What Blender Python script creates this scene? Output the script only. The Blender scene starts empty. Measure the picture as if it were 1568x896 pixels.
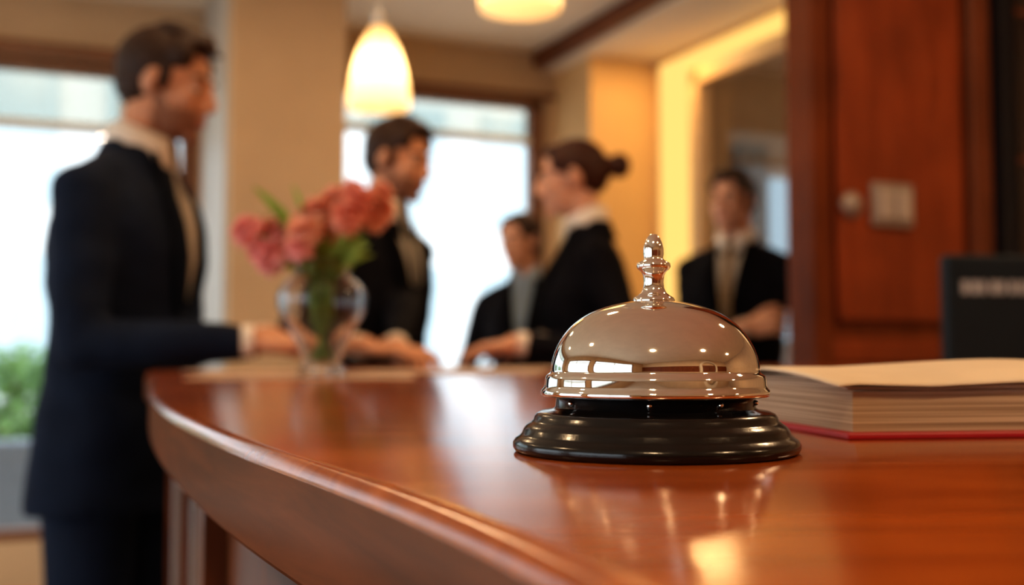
import bpy, bmesh, math, random
from mathutils import Vector, Matrix, Euler, noise
from mathutils.bvhtree import BVHTree
random.seed(7)
C = bpy.context
col = C.scene.collection
PHI = math.radians(24)
try:
    C.scene.view_settings.view_transform = 'Standard'
    C.scene.view_settings.look = 'Medium High Contrast'
except Exception as e:
    print('LOOK', e)

# ------------------------------------------------------------------ materials
def new_mat(name):
    m = bpy.data.materials.new(name); m.use_nodes = True
    nt = m.node_tree
    return m, nt, nt.nodes['Principled BSDF']

def pmat(name, colr, rough=0.5, metal=0.0, var=0.08, scale=20, bump=0.0, bscale=None, coat=0.0, trans=0.0,
         ior=1.45, sheen=0.0, emis=None, estr=0.0, sss=0.0, spec=None, stretch=None, alpha=1.0, bdist=.01):
    m, nt, b = new_mat(name)
    tc = nt.nodes.new('ShaderNodeTexCoord')
    mp = nt.nodes.new('ShaderNodeMapping')
    if stretch: mp.inputs['Scale'].default_value = stretch
    nt.links.new(tc.outputs['Object'], mp.inputs[0])
    n = nt.nodes.new('ShaderNodeTexNoise'); n.inputs['Scale'].default_value = scale
    n.inputs['Detail'].default_value = 4
    nt.links.new(mp.outputs[0], n.inputs['Vector'])
    r = nt.nodes.new('ShaderNodeValToRGB')
    r.color_ramp.elements[0].position = 0.3; r.color_ramp.elements[1].position = 0.7
    r.color_ramp.elements[0].color = tuple(max(0, c*(1-var)) for c in colr)+(1,)
    r.color_ramp.elements[1].color = tuple(min(1, c*(1+var)) for c in colr)+(1,)
    nt.links.new(n.outputs['Fac'], r.inputs[0]); nt.links.new(r.outputs[0], b.inputs['Base Color'])
    b.inputs['Roughness'].default_value = rough
    b.inputs['Metallic'].default_value = metal
    b.inputs['IOR'].default_value = ior
    b.inputs['Coat Weight'].default_value = coat
    b.inputs['Coat Roughness'].default_value = 0.08
    b.inputs['Transmission Weight'].default_value = trans
    b.inputs['Sheen Weight'].default_value = sheen
    b.inputs['Alpha'].default_value = alpha
    if spec is not None: b.inputs['Specular IOR Level'].default_value = spec
    if sss: 
        b.inputs['Subsurface Weight'].default_value = sss
        b.inputs['Subsurface Radius'].default_value = (0.02, 0.008, 0.004)
        b.inputs['Subsurface Scale'].default_value = 0.5
    if emis:
        b.inputs['Emission Color'].default_value = emis+(1,)
        b.inputs['Emission Strength'].default_value = estr
    if bump:
        n2 = nt.nodes.new('ShaderNodeTexNoise'); n2.inputs['Scale'].default_value = bscale or scale*3
        n2.inputs['Detail'].default_value = 5
        nt.links.new(mp.outputs[0], n2.inputs['Vector'])
        bp = nt.nodes.new('ShaderNodeBump'); bp.inputs['Strength'].default_value = bump
        bp.inputs['Distance'].default_value = bdist
        nt.links.new(n2.outputs['Fac'], bp.inputs['Height']); nt.links.new(bp.outputs[0], b.inputs['Normal'])
    return m

def wood(name, c1, c2, c3, rough=0.2, coat=0.4, stretch=(1.5, 14, 14), scale=3.0, bump=0.03, spec=.5):
    m, nt, b = new_mat(name)
    tc = nt.nodes.new('ShaderNodeTexCoord'); mp = nt.nodes.new('ShaderNodeMapping')
    mp.inputs['Scale'].default_value = stretch
    nt.links.new(tc.outputs['Object'], mp.inputs[0])
    n = nt.nodes.new('ShaderNodeTexNoise'); n.inputs['Scale'].default_value = scale
    n.inputs['Detail'].default_value = 8; n.inputs['Roughness'].default_value = 0.6; n.inputs['Distortion'].default_value = 0.6
    nt.links.new(mp.outputs[0], n.inputs['Vector'])
    r = nt.nodes.new('ShaderNodeValToRGB'); e = r.color_ramp.elements
    e[0].position = 0.25; e[0].color = c1+(1,); e[1].position = 0.75; e[1].color = c3+(1,)
    k = e.new(0.5); k.color = c2+(1,)
    nt.links.new(n.outputs['Fac'], r.inputs[0])
    n2 = nt.nodes.new('ShaderNodeTexNoise'); n2.inputs['Scale'].default_value = 5; n2.inputs['Detail'].default_value = 2
    nt.links.new(tc.outputs['Object'], n2.inputs['Vector'])
    mx = nt.nodes.new('ShaderNodeMix'); mx.data_type = 'RGBA'; mx.blend_type = 'MULTIPLY'
    mr = nt.nodes.new('ShaderNodeMapRange'); mr.inputs[1].default_value = .3; mr.inputs[2].default_value = .7
    mr.inputs[3].default_value = .78; mr.inputs[4].default_value = 1.1
    nt.links.new(n2.outputs['Fac'], mr.inputs[0])
    mx.inputs[0].default_value = 1.0
    nt.links.new(r.outputs[0], mx.inputs[6]); nt.links.new(mr.outputs[0], mx.inputs[7])
    nt.links.new(mx.outputs[2], b.inputs['Base Color'])
    mr2 = nt.nodes.new('ShaderNodeMapRange'); mr2.inputs[3].default_value = rough*.8; mr2.inputs[4].default_value = rough*1.3
    nt.links.new(n.outputs['Fac'], mr2.inputs[0]); nt.links.new(mr2.outputs[0], b.inputs['Roughness'])
    b.inputs['Coat Weight'].default_value = coat; b.inputs['Coat Roughness'].default_value = 0.1
    b.inputs['Specular IOR Level'].default_value = spec
    bp = nt.nodes.new('ShaderNodeBump'); bp.inputs['Strength'].default_value = bump; bp.inputs['Distance'].default_value = 0.005
    nt.links.new(n.outputs['Fac'], bp.inputs['Height']); nt.links.new(bp.outputs[0], b.inputs['Normal'])
    return m

def glass_pane(name, tint=(1, 1, 1), refl=0.08, rough=0.0):
    m = bpy.data.materials.new(name); m.use_nodes = True; nt = m.node_tree; nt.nodes.clear()
    o = nt.nodes.new('ShaderNodeOutputMaterial'); mx = nt.nodes.new('ShaderNodeMixShader')
    t = nt.nodes.new('ShaderNodeBsdfTransparent'); t.inputs[0].default_value = tint+(1,)
    g = nt.nodes.new('ShaderNodeBsdfGlossy'); g.inputs['Roughness'].default_value = rough
    mx.inputs[0].default_value = refl
    nt.links.new(t.outputs[0], mx.inputs[1]); nt.links.new(g.outputs[0], mx.inputs[2]); nt.links.new(mx.outputs[0], o.inputs[0])
    return m

def emit(name, colr, s):
    m = bpy.data.materials.new(name); m.use_nodes = True; nt = m.node_tree; nt.nodes.clear()
    o = nt.nodes.new('ShaderNodeOutputMaterial'); e = nt.nodes.new('ShaderNodeEmission')
    e.inputs[0].default_value = colr+(1,); e.inputs[1].default_value = s
    nt.links.new(e.outputs[0], o.inputs[0]); return m

M = {}
M['counter'] = wood('counter_wood', (.26, .054, .009), (.39, .092, .014), (.53, .14, .022), rough=.15, coat=.12, stretch=(3, 16, 16), scale=3, bump=.016)
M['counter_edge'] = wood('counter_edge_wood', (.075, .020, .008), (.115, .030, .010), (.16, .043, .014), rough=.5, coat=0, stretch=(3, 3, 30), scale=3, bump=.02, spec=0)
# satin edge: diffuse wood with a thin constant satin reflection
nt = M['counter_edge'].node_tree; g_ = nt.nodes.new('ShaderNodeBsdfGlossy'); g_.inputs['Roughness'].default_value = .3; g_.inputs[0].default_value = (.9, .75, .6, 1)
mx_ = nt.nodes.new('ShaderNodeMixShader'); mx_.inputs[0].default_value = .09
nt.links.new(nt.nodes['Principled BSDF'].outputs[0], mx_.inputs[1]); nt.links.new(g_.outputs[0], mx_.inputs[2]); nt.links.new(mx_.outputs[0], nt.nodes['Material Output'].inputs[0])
M['cabinet'] = wood('cabinet_wood', (.10, .035, .016), (.16, .055, .024), (.22, .08, .036), rough=.4, coat=.0, stretch=(14, 14, 1.5), spec=.1)
M['panel'] = wood('panel_wood', (.18, .036, .010), (.25, .053, .014), (.32, .074, .021), rough=.4, coat=.0, stretch=(12, 12, 1.2), spec=.3)
M['stile'] = wood('stile_wood', (.11, .030, .010), (.165, .042, .012), (.21, .056, .016), rough=.45, coat=.0, stretch=(12, 12, 1.2), spec=.15)
M['trimwood'] = wood('trim_wood', (.10, .03, .012), (.15, .045, .018), (.2, .06, .025), rough=.35, coat=.0, stretch=(10, 10, 2), spec=.3)
M['wall'] = pmat('wall_plaster', (.60, .43, .27), .85, var=.05, scale=3, bump=.05, bscale=120)
M['wallgold'] = pmat('wall_plaster_warm', (.72, .48, .24), .8, var=.05, scale=3)
M['ceil'] = pmat('ceiling_plaster', (.80, .69, .55), .9, var=.03, scale=3)
M['white'] = pmat('grey_trim_paint', (.46, .42, .37), .5, var=.03, scale=5)
M['frame'] = pmat('window_frame_wood', (.20, .085, .04), .45, var=.15, scale=10)
M['frameg'] = pmat('window_frame_metal', (.55, .57, .58), .4, metal=.4, var=.05)
M['floor'] = pmat('floor_stone', (.50, .43, .36), .25, var=.12, scale=4)
M['pane'] = glass_pane('window_glass', (1, 1, 1), .04)
M['frost'] = glass_pane('frosted_glass', (.72, .72, .68), .06, .3)
M['dark'] = pmat('dark_metal', (.015, .015, .018), .35, var=.1)
M['darkglass'] = pmat('dark_cabinet_glass', (.02, .012, .01), .08, var=.2, coat=.5)
M['chrome'] = pmat('polished_nickel', (.93, .89, .83), .045, metal=1.0, var=.02, scale=60)
M['blackbase'] = pmat('black_enamel', (.007, .006, .006), .2, var=.1, scale=80, coat=.2, bump=.02, bscale=400)
M['steel'] = pmat('brushed_steel', (.55, .55, .55), .35, metal=.8, var=.08, scale=50)
M['silver'] = pmat('switch_plate', (.34, .29, .25), .4, metal=.3, var=.05)
M['silver2'] = pmat('switch_rocker', (.48, .44, .40), .4, metal=.3, var=.05)

# ------------------------------------------------------------------ mesh helpers
def link(me, name, mat=None, parent=None, smooth=False, angle=None, rotz=0):
    ob = bpy.data.objects.new(name, me); col.objects.link(ob)
    if mat is not None:
        for mm in (mat if isinstance(mat, (list, tuple)) else [mat]): me.materials.append(mm)
    if smooth:
        for p in me.polygons: p.use_smooth = True
        if angle:
            try: me.set_sharp_from_angle(angle=math.radians(angle))
            except Exception: pass
    if parent: ob.parent = parent
    ob.rotation_euler.z = rotz
    return ob

def bm_mesh(bm, name='m'):
    bmesh.ops.recalc_face_normals(bm, faces=bm.faces)
    me = bpy.data.meshes.new(name); bm.to_mesh(me); bm.free(); return me

def box(bm, x0, x1, y0, y1, z0, z1, mi=0, bev=0):
    r = bmesh.ops.create_cube(bm, size=1)
    for v in r['verts']:
        v.co = Vector(((x0+x1)/2+v.co.x*(x1-x0), (y0+y1)/2+v.co.y*(y1-y0), (z0+z1)/2+v.co.z*(z1-z0)))
    fs = set(f for v in r['verts'] for f in v.link_faces)
    for f in fs: f.material_index = mi
    if bev:
        es = list(set(e for v in r['verts'] for e in v.link_edges))
        rr = bmesh.ops.bevel(bm, geom=es, offset=bev, segments=2, affect='EDGES', profile=.5)
        for f in rr['faces']: f.material_index = mi

def room_boxes(name, boxes, mats, bev=0.0, parent=None):
    bm = bmesh.new()
    for b in boxes:
        mi = b[6] if len(b) > 6 else 0
        box(bm, *b[:6], mi=mi, bev=bev)
    return link(bm_mesh(bm), name, mats, parent, rotz=PHI)

def empty(name, loc=(0, 0, 0), rotz=0):
    e = bpy.data.objects.new(name, None); col.objects.link(e); e.location = loc; e.rotation_euler.z = rotz
    e.empty_display_size = .1
    return e

def lathe(bm, prof, segs=64, center=(0, 0, 0), mi=0):
    cx, cy, cz = center; rings = []
    for r, z in prof:
        if r < 1e-6:
            rings.append([bm.verts.new((cx, cy, cz+z))])
        else:
            rings.append([bm.verts.new((cx+r*math.cos(2*math.pi*i/segs), cy+r*math.sin(2*math.pi*i/segs), cz+z)) for i in range(segs)])
    for a, b in zip(rings, rings[1:]):
        for i in range(segs):
            j = (i+1) % segs
            if len(a) == 1 and len(b) == 1: continue
            if len(a) == 1: f = bm.faces.new((a[0], b[j], b[i]))
            elif len(b) == 1: f = bm.faces.new((a[i], a[j], b[0]))
            else: f = bm.faces.new((a[i], a[j], b[j], b[i]))
            f.material_index = mi; f.smooth = True

def catmull(pts, n=8, closed=False):
    P = [Vector(p) for p in pts]; out = []; N = len(P)
    rng = range(N if closed else N-1)
    for i in rng:
        if closed: p0, p1, p2, p3 = P[(i-1) % N], P[i], P[(i+1) % N], P[(i+2) % N]
        else: p0, p1, p2, p3 = P[max(i-1, 0)], P[i], P[i+1], P[min(i+2, N-1)]
        d1 = max((p1-p0).length, 1e-6)**.5; d2 = max((p2-p1).length, 1e-6)**.5; d3 = max((p3-p2).length, 1e-6)**.5
        m1 = (p2-p1) if (p1-p0).length < 1e-6 else ((p1-p0)/d1-(p2-p0)/(d1+d2)+(p2-p1)/d2)*d2
        m2 = (p2-p1) if (p3-p2).length < 1e-6 else ((p2-p1)/d2-(p3-p1)/(d2+d3)+(p3-p2)/d3)*d2
        for k in range(n):
            t = k/n; t2 = t*t; t3 = t2*t
            out.append(p1*(2*t3-3*t2+1)+m1*(t3-2*t2+t)+p2*(-2*t3+3*t2)+m2*(t3-t2))
    if not closed: out.append(P[-1])
    return out

def sph(bm, c, r, rot=None, u=20, v=14):
    if not hasattr(r, '__len__'): r = (r, r, r)
    m = Matrix.Translation(Vector(c)) @ (rot.to_4x4() if rot else Matrix.Identity(4)) @ Matrix.Diagonal((r[0], r[1], r[2], 1))
    bmesh.ops.create_uvsphere(bm, u_segments=u, v_segments=v, radius=1, matrix=m)

def cap(bm, p0, r0, p1, r1, seg=16):
    p0 = Vector(p0); p1 = Vector(p1); d = p1-p0; L = d.length
    sph(bm, p0, r0, u=seg, v=10); sph(bm, p1, r1, u=seg, v=10)
    if L > 1e-5:
        q = d.to_track_quat('Z', 'Y').to_matrix().to_4x4()
        bmesh.ops.create_cone(bm, cap_ends=True, segments=seg, radius1=r0, radius2=r1, depth=L,
                              matrix=Matrix.Translation((p0+p1)/2) @ q)

def loft(bm, secs, seg=32, p=2.4):
    rings = []
    for cx, cy, z, rx, ry in secs:
        ring = []
        for i in range(seg):
            t = 2*math.pi*i/seg; c, s = math.cos(t), math.sin(t)
            ring.append(bm.verts.new((cx+rx*math.copysign(abs(c)**(2/p), c), cy+ry*math.copysign(abs(s)**(2/p), s), z)))
        rings.append(ring)
    for a, b in zip(rings, rings[1:]):
        for i in range(seg):
            j = (i+1) % seg; bm.faces.new((a[i], a[j], b[j], b[i]))
    bm.faces.new(rings[0][::-1]); bm.faces.new(rings[-1])

def remesh(bm, voxel, sm=3, fac=.5):
    me = bm_mesh(bm, 'tmp'); ob = bpy.data.objects.new('tmp', me); col.objects.link(ob)
    m = ob.modifiers.new('r', 'REMESH'); m.mode = 'VOXEL'; m.voxel_size = voxel; m.use_smooth_shade = True
    if sm:
        s = ob.modifiers.new('s', 'SMOOTH'); s.iterations = sm; s.factor = fac
    dg = C.evaluated_depsgraph_get(); dg.update()
    out = bpy.data.meshes.new_from_object(ob.evaluated_get(dg))
    bpy.data.objects.remove(ob); bpy.data.meshes.remove(me)
    for p in out.polygons: p.use_smooth = True
    return out

# ------------------------------------------------------------------ room (room frame a,b rotated by PHI)
ZC = 2.85
ca, sa = math.cos(PHI), math.sin(PHI)
def RW(a, b, z): return Vector((a*ca-b*sa, a*sa+b*ca, z))
room_boxes('floor', [(-3.4, 4.8, -3.4, 5.75, -.1, 0)], M['floor'])
room_boxes('ceiling', [(-3.4, 4.8, -3.4, 5.75, ZC, ZC+.12)], M['ceil'])
room_boxes('wall_back', [
    (-3.4, -2.6, 5.6, 5.75, 0, ZC), (.78, 1.0, 5.6, 5.75, 0, ZC), (2.70, 4.8, 5.6, 5.75, 0, ZC),
    (-2.6, .78, 5.6, 5.75, 2.53, ZC), (1.0, 2.70, 5.6, 5.75, 2.58, ZC), (-2.6, .78, 5.6, 5.75, 0, .26), (1.0, 2.7, 5.6, 5.75, 0, .1)], M['wall'])
room_boxes('wall_left', [(-3.4, -3.3, -3.4, -2.2, 0, ZC), (-3.4, -3.3, 4.6, 5.6, 0, ZC), (-3.4, -3.3, 1.0, 1.4, 0, ZC),
                         (-3.4, -3.3, -2.2, 4.6, 2.5, ZC), (-3.4, -3.3, -2.2, 4.6, 0, .3)], M['wall'])
room_boxes('wall_right', [(4.7, 4.8, -3.3, 5.6, 0, ZC)], M['wall'])
root = empty('wall_front')
room_boxes('plaster', [(-3.4, 4.8, -3.4, -3.3, 0, ZC)], M['wall'], parent=root)
room_boxes('added_wainscot', [(-3.3, 1.3, -3.3, -3.27, 0, 1.9), (3.1, 4.7, -3.3, -3.27, 0, 1.9)], M['stile'], parent=root)  # unseen dark panelling, added for contrast in the bell's reflections
bm = bmesh.new()
box(bm, 1.35, 1.55, -3.3, -3.18, 0, 2.0); box(bm, 2.85, 3.05, -3.3, -3.18, 0, 2.0)
for i in range(16):
    t0 = math.pi*i/16; t1 = math.pi*(i+1)/16; vs = []
    for yy in (-3.3, -3.18):
        for (t, r) in ((t0, .65), (t0, .85), (t1, .85), (t1, .65)):
            vs.append(bm.verts.new((2.2+r*math.cos(t), yy, 2.0+r*.85*math.sin(t))))
    for q in ((0, 1, 2, 3), (4, 7, 6, 5), (0, 4, 5, 1), (3, 2, 6, 7)): bm.faces.new([vs[j] for j in q])
link(bm_mesh(bm), 'arch_surround', pmat('arch_stone', (.7, .6, .45), .7), root, rotz=PHI)
bm = bmesh.new(); box(bm, 1.55, 2.19, -3.29, -3.24, 0, 2.0); box(bm, 2.21, 2.85, -3.29, -3.24, 0, 2.0)
link(bm_mesh(bm), 'door_leaves', M['trimwood'], root, rotz=PHI)

def window(name, a0, a1, z0, z1, mull, trans_z, b=5.62, axis='b', frame=0):
    root = empty(name)
    bs = []; w = .05
    fb = lambda p0, p1, q0, q1, mi: bs.append((p0, p1, b, b+.08, q0, q1, mi))
    fb(a0, a0+w*1.6, z0, z1, 0); fb(a1-w*1.6, a1, z0, z1, 0); fb(a0, a1, z1-w, z1, 0); fb(a0, a1, z0, z0+w, 0)
    for m_ in mull: fb(m_-.02, m_+.02, z0, z1, 1)
    fb(a0+.08, a1-.08, trans_z-.02, trans_z+.02, 1)
    if axis == 'a': bs = [(q[2], q[3], q[0], q[1], q[4], q[5], q[6]) for q in bs]
    room_boxes('frame', bs, [M['frame'], M['frameg']], parent=root)
    g = [(a0+.02, a1-.02, b+.04, b+.046, z0+.02, trans_z, 0)]; g2 = [(a0+.02, a1-.02, b+.04, b+.046, trans_z, z1-.02, 0)]
    if axis == 'a':
        g = [(q[2], q[3], q[0], q[1], q[4], q[5], q[6]) for q in g]; g2 = [(q[2], q[3], q[0], q[1], q[4], q[5], q[6]) for q in g2]
    room_boxes('glass', g, M['pane'], parent=root); room_boxes('transom_glass', g2, M['frost'], parent=root)
    return root
window('window_1', -2.6, .78, .26, 2.53, [-1.4, .42], 2.22)
window('window_2', 1.0, 2.70, .1, 2.58, [1.45], 2.34)
window('added_window_3', -2.2, 1.0, .3, 2.5, [-.6], 2.2, b=-3.38, axis='a')  # unseen left-wall window, added to bring in daylight
window('added_window_4', 1.4, 4.6, .3, 2.5, [3.0], 2.2, b=-3.38, axis='a')  # likewise out of view and added for its daylight
room_boxes('trim_1', [(-2.65, .83, 5.55, 5.6, 2.53, 2.60), (.98, 2.76, 5.57, 5.6, 2.58, 2.61)], M['frame'], bev=.006)
room_boxes('trim_2', [(2.62, 2.70, 2.6, 5.6, 2.765, ZC)], M['trimwood'], bev=.006)
room_boxes('pillar', [(.80, 1.31, 4.8, 5.6, 0, ZC)], M['wall'])
room_boxes('trim_3', [(.785, .80, 4.86, 5.55, 0, ZC)], M['white'])
room_boxes('baseboard_pillar', [(.77, 1.33, 4.78, 4.8, 0, .12)], M['white'])
# right alcove
room_boxes('wall_alcove', [(2.76, 4.7, 5.16, 5.6, 0, 2.74),
                           (3.16, 3.30, 4.82, 5.16, 0, 2.74), (3.16, 3.30, 2.49, 4.82, 2.62, 2.74), (3.16, 3.3, 2.49, 4.74, 0, .7),
                           (3.16, 3.30, 2.49, 2.9, .7, 2.62)], M['wallgold'])
room_boxes('ceiling_soffit', [(2.70, 4.7, 2.49, 5.6, 2.74, ZC)], M['ceil'])
room_boxes('cove_glow_band', [(3.145, 3.16, 4.80, 5.08, .2, 2.70), (3.145, 3.16, 2.6, 4.80, 2.60, 2.70)], emit('cove_glow', (1.0, .58, .17), 1.2))  # wall band glows by emission in place of light from a cove strip
root = empty('window_5')
room_boxes('frame', [(3.14, 3.2, 4.70, 4.78, .7, 2.62), (3.14, 3.2, 2.9, 4.78, 2.52, 2.60), (3.14, 3.2, 2.9, 4.78, .68, .74)], pmat('warm_frame', (.62, .42, .22), .5), parent=root)
room_boxes('glass', [(3.21, 3.215, 2.9, 4.74, .7, 2.62)], M['pane'], parent=root)
cw = pmat('corridor_wall', (.42, .31, .19), .7)
room_boxes('wall_corridor', [(4.6, 4.68, 2.6, 5.06, 0, 2.74), (3.31, 4.68, 5.06, 5.15, 0, 2.74)], cw)
room_boxes('blue_reflection_panel', [(3.82, 4.22, 5.03, 5.055, 1.2, 2.12)], emit('blue_reflection_glow', (.42, .56, .66), .75))  # glowing panel painted in for the bluish window reflection
room_boxes('curtain', [(3.60+.07*i, 3.655+.07*i, 4.98, 5.04, .1, 2.30) for i in range(3)]+[(4.26, 4.32, 4.98, 5.04, .1, 2.30)], pmat('curtain_cloth', (.26, .21, .15), .9), bev=.01)

# wood panel wall right
root = empty('wall_wood_panel')
room_boxes('core', [(1.975, 3.3, 2.42, 2.49, 0, ZC)], M['stile'], parent=root)
room_boxes('stile_1', [(1.965, 2.03, 2.385, 2.50, 0, ZC)], M['stile'], bev=.006, parent=root)
room_boxes('stile_2', [(2.56, 2.64, 2.385, 2.43, 0, ZC)], M['trimwood'], bev=.006, parent=root)
room_boxes('field', [(2.06, 2.535, 2.400, 2.43, 1.22, ZC-.05)], M['panel'], bev=.008, parent=root)
room_boxes('rail', [(2.03, 2.56, 2.39, 2.43, 1.10, 1.17)], M['panel'], bev=.01, parent=root)
room_boxes('lower_field', [(2.06, 2.535, 2.405, 2.43, .15, 1.05)], M['panel'], bev=.008, parent=root)
root = empty('display_cabinet')
room_boxes('carcass', [(2.66, 3.3, 2.36, 2.41, 0, ZC-.02)], M['dark'], parent=root)
room_boxes('door_glass', [(2.70, 3.25, 2.345, 2.36, .2, 2.7)], M['darkglass'], parent=root)
room_boxes('shelf_edges', [(2.70, 3.25, 2.34, 2.345, z, z+.015) for z in (.8, 1.25, 1.7, 2.15)], M['trimwood'], parent=root)
root = empty('light_switch')
bm = bmesh.new(); 
box(bm, 2.175, 2.325, 2.382, 2.400, 1.49, 1.615, bev=.006)
box(bm, 2.19, 2.245, 2.372, 2.383, 1.51, 1.595, mi=1, bev=.003); box(bm, 2.255, 2.31, 2.372, 2.383, 1.51, 1.595, mi=1, bev=.003)
link(bm_mesh(bm), 'plate', [M['silver'], M['silver2']], root, rotz=PHI)
root = empty('thermostat_dial')
bm = bmesh.new(); lathe(bm, [(0, 0), (.036, 0), (.036, .012), (.03, .018), (.02, .02), (.018, .028), (0, .03)], 32)
ob = link(bm_mesh(bm), 'dial', M['silver'], root)
ob.matrix_world = Matrix.Translation(RW(2.105, 2.400, 1.545)) @ Matrix.Rotation(PHI, 4, 'Z') @ Matrix.Rotation(math.radians(90), 4, 'X')

# outside
room_boxes('ground_outside', [(-14, 20, 5.75, 30, -.2, -.1), (-16, -3.4, -8, 5.75, -.2, -.1)], pmat('paving', (.55, .55, .55), .9))
root = empty('building')
bs = [(-10, 16, 18, 19, -.1, 9, 0)]
for i in range(12):
    for j in range(3):
        bs.append((-9.4+2.1*i, -8.0+2.1*i, 17.93, 18.02, .6+2.8*j, 2.6+2.8*j, 1))
room_boxes('facade', bs, [pmat('facade_stone', (.8, .8, .78), .9), pmat('facade_glass', (.50, .60, .63), .4)], parent=root)
leaf = pmat('leaf_green', (.17, .30, .10), .7, var=.5, scale=9)
def shrub(name, a, b, r, h, n):
    c = RW(a, b, 0); ob_r = empty(name, (c.x, c.y, -.1))
    vs = []; fs = []
    for i in range(n):
        t = random.uniform(0, 6.28); q = r*.75*math.sqrt(random.random()); z = random.uniform(.4, h)
        p = Vector((q*math.cos(t), q*math.sin(t), z)); rr = random.uniform(.16, .30)*r
        for j in range(60):
            d = Vector((random.gauss(0, 1), random.gauss(0, 1), random.gauss(0, 1))).normalized()
            o_ = p+d*rr*random.uniform(.6, 1); u = d.cross(Vector((random.gauss(0, 1), random.gauss(0, 1), random.gauss(0, 1)))).normalized()
            w_ = (d.cross(u)+d*random.uniform(-.6, .6)).normalized(); L = random.uniform(.035, .06)
            k0 = len(vs); vs += [o_-u*L, o_-w_*L*.45, o_+u*L, o_+w_*L*.45]; fs.append((k0, k0+1, k0+2, k0+3))
    me = bpy.data.meshes.new('foliage'); me.from_pydata([tuple(v) for v in vs], [], fs)
    link(me, 'foliage', leaf, ob_r)
    bm = bmesh.new(); cap(bm, (0, 0, 0), .05*r+.02, (0, 0, h*.7), .03*r+.01)
    for i in range(6):
        t = i*1.05; cap(bm, (0, 0, h*(.3+.06*i)), .02, (.5*r*math.cos(t), .5*r*math.sin(t), h*(.55+.06*i)), .010, 8)
    link(bm_mesh(bm), 'branches', M['trimwood'], ob_r)
shrub('shrub', -1.1, 8.0, .8, 1.75, 60); shrub('shrub.001', -.1, 9.4, .8, 1.2, 50); shrub('shrub.002', -2.8, 8.4, .8, 1.6, 50)
shrub('shrub.003', 3.3, 11.0, .55, 1.9, 30)
room_boxes('planter_box', [(-.6, .25, 6.9, 7.2, -.1, .62)], pmat('planter_stone', (.16, .19, .22), .8), bev=.02)

# ------------------------------------------------------------------ reception counter
ZT = 1.10
ctrl = [(.062, 0), (.14, -.2), (.27, -.5), (.6, -.85), (1.1, -.95), (1.6, -.8), (1.85, -.3), (1.92, .5), (1.92, 1.5), (1.83, 2.4), (1.5, 2.74),
        (.9, 2.78), (.4, 2.72), (0, 2.6), (-.3, 2.43), (-.50, 2.28), (-.62, 2.12), (-.645, 1.97), (-.592, 1.77), (-.47, 1.43), (-.360, 1.09), (-.272, .83),
        (-.191, .615), (-.114, .435), (-.0785, .360), (-.0476, .302), (-.029, .264), (-.0112, .224), (.0018, .193), (.0125, .165), (.030, .105)]
dense = [Vector((p.x, p.y)) for p in catmull([(a, b, 0) for a, b in ctrl], 20, True)]
def resample(P, step):
    P = P+[P[0]]; L = [0]
    for a, b in zip(P, P[1:]): L.append(L[-1]+(b-a).length)
    n = int(L[-1]/step); o = []; j = 0
    for i in range(n):
        t = L[-1]*i/n
        while L[j+1] < t: j += 1
        f = (t-L[j])/max(1e-9, L[j+1]-L[j]); o.append(P[j].lerp(P[j+1], f))
    return o
out = resample(dense, .012)
N = len(out)
for it in range(40):
    out = [out[i]*.5+(out[i-1]+out[(i+1) % N])*.25 for i in range(N)]
area = sum(out[i].x*out[(i+1) % N].y-out[(i+1) % N].x*out[i].y for i in range(N))/2
sg = 1 if area > 0 else -1
nrm = []
for i in range(N):
    t = (out[(i+3) % N]-out[(i-3) % N]).normalized(); nrm.append(Vector((-t.y, t.x))*sg)
def ringpts(bm, inset, z): return [bm.verts.new((p.x+n.x*inset, p.y+n.y*inset, z)) for p, n in zip(out, nrm)]
def ringstack(bm, prof, top=True, bottom=True, mi_side=0, mi_top=0, topfrom=99):
    rs = [ringpts(bm, a, z) for a, z in prof]
    for k, (A, B) in enumerate(zip(rs, rs[1:])):
        for i in range(N):
            f = bm.faces.new((A[i], A[(i+1) % N], B[(i+1) % N], B[i])); f.material_index = mi_top if k >= topfrom else mi_side; f.smooth = True
    if top: f = bm.faces.new(rs[-1]); f.material_index = mi_top
    if bottom: f = bm.faces.new(rs[0]); f.material_index = mi_side
root = empty('reception_counter')
bm = bmesh.new()
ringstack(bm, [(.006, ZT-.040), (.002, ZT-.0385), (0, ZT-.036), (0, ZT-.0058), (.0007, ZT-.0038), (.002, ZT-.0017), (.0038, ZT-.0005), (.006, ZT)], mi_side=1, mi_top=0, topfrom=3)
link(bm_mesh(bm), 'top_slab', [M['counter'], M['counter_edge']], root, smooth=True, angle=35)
bm = bmesh.new(); ringstack(bm, [(.10, .0), (.10, .1), (.055, .1), (.055, ZT-.0402)], mi_side=0)
link(bm_mesh(bm), 'cabinet', M['cabinet'], root)
bm = bmesh.new()
def pil(i, w, d, mi):
    p, n = out[i], nrm[i]; t = Vector((-n.y, n.x)); c = p+n*(.055-d/2+.002)
    r = bmesh.ops.create_cube(bm, size=1)
    for v in r['verts']:
        q = c+t*(v.co.x*w)+n*(v.co.y*d); v.co = Vector((q.x, q.y, .55+v.co.z*1.0))
    for f in set(f for v in r['verts'] for f in v.link_faces): f.material_index = mi
for i in range(0, N):
    p = out[i]
    if p.x < -.25 and p.y < 2.2:
        if i % 44 == 0: pil(i, .06, .02, 0)
        if i % 44 == 12: pil(i, .06, .012, 1)
link(bm_mesh(bm), 'pilasters', [M['trimwood'], M['steel']], root)

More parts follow.
